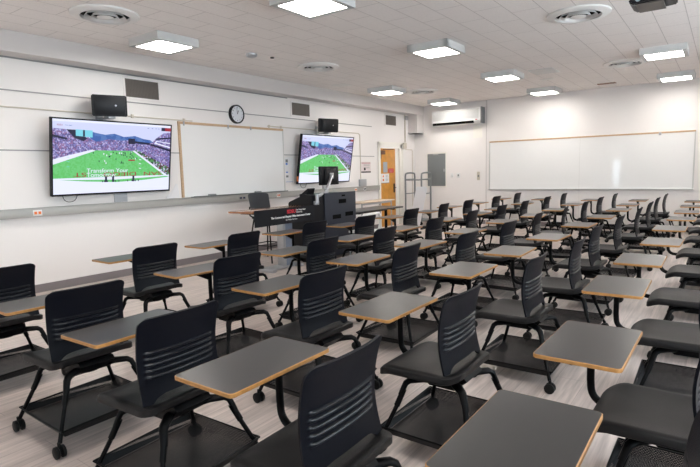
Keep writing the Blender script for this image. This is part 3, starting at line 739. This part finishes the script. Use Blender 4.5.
def back_bm():
    bm = bmesh.new(); NC = 36
    z0, z1 = .432, .850
    la, lb, nt_ = .566, .702, 5
    zs = [.432, .45, .47, .49, .51, .53]
    for k in range(nt_):
        p = (lb-la)/nt_
        for ph in (0, .12, .26, .42, .56, .66): zs.append(la+(k+ph)*p)
    zs += [.702, .718, .735, .76, .785, .805, .82, .835, .844, .850]
    rows = []
    for z in zs:
        v = (z-z0)/(z1-z0); row = []
        for i in range(NC+1):
            u = 2*i/NC-1; au = abs(u)
            # arch along the bottom, with side stiles running to the seat
            arch = .058*max(0, 1-(au/.88)**6) if au < .88 else 0
            zz = z if z > .555 else z0+arch+(z-z0)*(.555-z0-arch)/(.555-z0)
            if z > .80: zz = z-.012*max(0, (au-.86)/.14)**2
            vv = (zz-z0)/(z1-z0)
            hw = .223+.004*vv-.004*math.sin(vv*PI)
            if z > .83: hw -= .010*((z-.83)/.02)**2
            x = XB+[0, 0][0]-.034*math.sin(min(1, vv*1.05)*PI)-.008*(1-vv)
            x -= .030*au**2.2*(.5+.5*vv)
            if vv > .85: x += .012*((vv-.85)/.15)**2
            if la < z < lb-.001 and au < .84:
                p = ((z-la)/(lb-la)*nt_) % 1; s = max(0, math.sin(PI*min(1, p/.66)))**.8
                x += .0105*s*min(1, (.84-au)/.03)
            row.append(bm.verts.new((x, u*hw, zz)))
        rows.append(row)
    for a, b in zip(rows, rows[1:]):
        zc = (a[NC//2].co.z+b[NC//2].co.z)/2
        for i in range(NC):
            fc = bm.faces.new((a[i], a[i+1], b[i+1], b[i]))
            if la < zc < lb and abs((2*i+1)/NC-1) < .84 and ((zc-la)/(lb-la)*nt_) % 1 < .66: fc.material_index = 1
    bmesh.ops.recalc_face_normals(bm, faces=bm.faces)
    bmesh.ops.solidify(bm, geom=list(bm.faces), thickness=.011)
    return bm
def leg_bm(sx, sy):
    bm = bmesh.new()
    tube(bm, [(sx*.03, sy*.03, .358), (sx*.10, sy*.12, .374), (sx*.145, sy*.172, .374), (sx*.160, sy*.188, .362), (sx*.170, sy*.197, .335), (sx*.182, sy*.207, .30)], [.030, .025, .022, .020, .018, .017], 10, sy=.75)
    tube(bm, [(sx*.168, sy*.194, .33), (sx*.194, sy*.226, .245)], .0155, 10)
    tube(bm, [(sx*.185, sy*.215, .27), (sx*.254, sy*.292, .075)], .0115, 10)
    return bm
def caster_bm(sx, sy):
    bm = bmesh.new(); x, y = sx*.258, sy*.298
    for o in (-.016, .016): lathe(bm, [(.028, o-.010), (.033, o-.007), (.033, o+.007), (.028, o+.010)], (x, y, .033), 18, 'y')
    lathe(bm, [(.012, -.01), (.012, .01)], (x, y, .030), 10, 'y'); tube(bm, [(x, y, .03), (x, y, .085)], .009, 8)
    return bm
def basket_bm():
    bm = bmesh.new(); hx, hy = .265, .282
    prof = [(0.90, .092), (.93, .098), (1.0, .135)]
    c = []
    for f, z in prof:
        ox, oy = hx*f, hy*f
        c.append([bm.verts.new(p) for p in ((-ox, -oy, z), (ox, -oy, z), (ox, oy, z+(.012 if f == 1 else 0)), (-ox, oy, z+(.012 if f == 1 else 0)))])
    bm.faces.new(c[0])
    for a, b in zip(c, c[1:]):
        for k in range(4): bm.faces.new((a[k], a[(k+1) % 4], b[(k+1) % 4], b[k]))
    return bm
def make_chair():
    t = thing('tablet_arm_chair', '', 'chair', (0, 0, 0))
    s = finish('seat', seat_bm(), M['seatm'], t, angle=50)
    bk = finish('backrest', back_bm(), None, t, angle=45, mats=[M['shell'], M['slat']])
    bm = bmesh.new(); prism(bm, [(-.13, .395), (-.10, .42), (.12, .42), (.14, .40), (.07, .34), (-.07, .34)], -.10, .10, 'y'); lathe(bm, [(.07, .335), (.085, .35), (.085, .385)], n=20)
    finish('mechanism', bm, M['steel'], t)
    for sx in (-1, 1):
        for sy in (-1, 1):
            l = finish('leg', leg_bm(sx, sy), M['steel'], t); finish('caster', caster_bm(sx, sy), M['rubber'], l)
    bk2 = finish('basket', basket_bm(), M['basket'], t)
    bm = bmesh.new(); R = [(-.265, -.282, .135), (.265, -.282, .135), (.265, .282, .147), (-.265, .282, .147), (-.265, -.282, .135)]
    for a, b in zip(R, R[1:]): tube(bm, [a, b], .005, 6)
    finish('rim', bm, M['steel'], bk2)
    # tablet: local centre at x -.345
    tb = bmesh.new(); prism(tb, rrect(.1595, .2760, .018), .6990, .7150, 'z')
    for v in tb.verts: v.co.x -= .335
    tb = finish('tablet', tb, M['lam'], t)
    bm = bmesh.new(); o1 = rrect(.1625, .2790, .0215); o0 = rrect(.1590, .2755, .0175); rings = []
    for o, z in ((o0, .6980), (o1, .7000), (o1, .7130), (o0, .7152)): rings.append([bm.verts.new((x-.335, y, z)) for x, y in o])
    rings.append(rings[0]); n = len(o1)
    for a, b in zip(rings, rings[1:]):
        for k in range(n): bm.faces.new((a[k], a[(k+1) % n], b[(k+1) % n], b[k]))
    finish('edge_band', bm, M['edge'], tb)
    bm = bmesh.new(); box(bm, -.44, -.25, .10, .20, .684, .6990, .003); prism(bm, [(.14, .68), (-.02, .68), (.135, .60)], -.372, -.348, 'x'); box(bm, -.36, -.33, -.16, .20, .688, .6990)
    finish('bracket', bm, M['steel'], tb)
    arm = T([(-.36, .15, .68), (-.36, .15, .50)]+[p for p in bez([(-.36, .15, .49), (-.352, .148, .43), (-.32, .143, .395), (-.26, .13, .385), (-.08, .05, .385)], 5)], .017, 12)
    finish('tablet_arm', arm, M['steel'], t)
    return t
rows_x = [(3.12, 2.52), (4.24, 3.62), (5.20, 4.60), (6.17, 5.52), (7.19, 6.57)]
# (unit y, backrest x, tablet front x, tablet near-edge y)
G = [
 [(1.48, 3.09, 2.50, 1.17), (2.72, 3.09, 2.49, 2.42), (3.77, 3.11, 2.51, 3.42), (5.0, 3.07, 2.49, 4.60), (5.95, 3.20, 2.66, 5.67), (7.29, 3.18, 2.63, 6.98), (8.58, 3.13, 2.66, 8.20), (9.69, 3.13, 2.54, 9.40), (11.15, 3.17, 2.61, 10.66), (12.68, 3.14, 2.56, 12.36)],
 [(1.48, 4.27, 3.63, 1.17), (2.68, 4.22, 3.62, 2.31), (3.75, 4.20, 3.62, 3.43), (4.77, 4.25, 3.59, 4.50), (6.0, 4.24, 3.62, 5.60), (7.27, 4.22, 3.61, 6.94), (8.46, 4.24, 3.66, 8.10), (9.66, 4.25, 3.62, 9.14), (11.15, 4.25, 3.61, 10.67), (12.58, 4.24, 3.54, 12.30)],
 [(1.43, 5.20, 4.62, 1.14), (2.52, 5.19, 4.58, 2.25), (3.69, 5.13, 4.49, 3.36), (4.73, 5.22, 4.53, 4.42), (5.90, 5.23, 4.50, 5.63), (7.16, 5.20, 4.50, 6.92), (8.30, 5.27, 4.62, 8.00), (9.69, 5.28, 4.62, 9.26), (11.1, 5.27, 4.60, 10.67), (12.5, 5.31, 4.64, 12.22)],
 [(1.39, 6.18, 5.54, 1.12), (2.44, 6.16, 5.54, 2.15), (3.65, 6.18, 5.47, 3.34), (4.65, 6.24, 5.48, 4.36), (5.78, 6.18, 5.52, 5.48), (7.02, 6.21, 5.54, 6.84), (8.38, 6.25, 5.58, 8.10), (9.73, 6.25, 5.60, 9.50), (11.1, 6.23, 5.57, 10.77), (12.45, 6.25, 5.57, 12.23)],
 [(1.36, 7.20, 6.605, 1.10), (2.38, 7.20, 6.60, 2.05), (3.60, 7.17, 6.52, 3.28), (4.66, 7.17, 6.52, 4.37), (5.86, 7.2, 6.57, 5.54), (7.12, 7.2, 6.54, 6.81), (8.42, 7.2, 6.58, 8.12), (9.60, 7.2, 6.58, 9.30), (10.95, 7.2, 6.58, 10.65), (12.4, 7.2, 6.57, 12.10)],
]
rown = ['row nearest the television wall', 'second row from the television wall', 'middle of the five rows', 'fourth row from the television wall', 'rightmost row']
seatn = ['nearest the camera', 'second from the camera', 'third from the camera', 'fourth from the camera', 'fifth from the camera', 'sixth from the camera', 'fourth from the far wall', 'third from the far wall', 'second from the far wall', 'nearest the far wall']
HEAD = {(2, 6): 9, (0, 4): -3, (2, 2): 2, (3, 3): 2, (0, 6): 4, (1, 5): 3, (3, 6): 2, (2, 5): 4, (1, 1): -3}
CH0 = make_chair(); first = True
for r in range(5):
    for c in range(10):
        uy, bx_, tf, tn = G[r][c]
        lb = 'black tablet-arm chair, %s, %s' % (seatn[c], rown[r])
        loc = (bx_-XB, uy, 0); hd = math.radians(HEAD.get((r, c), random.uniform(-1.5, 1.5)))
        if first:
            root = CH0; root.location = loc; root.rotation_euler = (0, 0, hd); root['label'] = lb; root['group'] = 'tablet-arm chairs in rows'; kids = list(CH0.children); first = False
        else: root, kids = dup(CH0, loc, hd, lb, 'tablet-arm chairs in rows')
        dy = (tn+.279)-loc[1]
        ca, sa = math.cos(-hd), math.sin(-hd)
        for k in kids:
            b = k.name.split('.')[0]
            if b in ('tablet', 'tablet_arm'):
                f = 1 if b == 'tablet' else 1
                k.location = ((ca*(tf+.153-loc[0])-sa*dy)+.335, (sa*(tf+.153-loc[0])+ca*dy), 0)

# ---------------------------------------------------------------- camera
yaw, pit, rol, f = math.radians(35.8736), math.radians(6.7796), math.radians(-1.4374), 518.1086
fw = Vector((-math.sin(yaw)*math.cos(pit), math.cos(yaw)*math.cos(pit), -math.sin(pit)))
r = fw.cross(Vector((0, 0, 1))).normalized(); u = r.cross(fw)
r2 = math.cos(rol)*r+math.sin(rol)*u; u2 = -math.sin(rol)*r+math.cos(rol)*u
cam = bpy.data.cameras.new('camera'); co = bpy.data.objects.new('camera', cam); COL.objects.link(co)
cam.sensor_width = 36; cam.lens = f/700*36; cam.clip_start = .05
co.matrix_world = Matrix(((r2.x, u2.x, -fw.x, 7.1834), (r2.y, u2.y, -fw.y, 0), (r2.z, u2.z, -fw.z, 1.4588), (0, 0, 0, 1)))
SC.camera = co
vs = SC.view_settings; vs.view_transform = 'Standard'; vs.look = 'None'; vs.gamma = 1; vs.use_curve_mapping = False; vs.exposure = 0.77
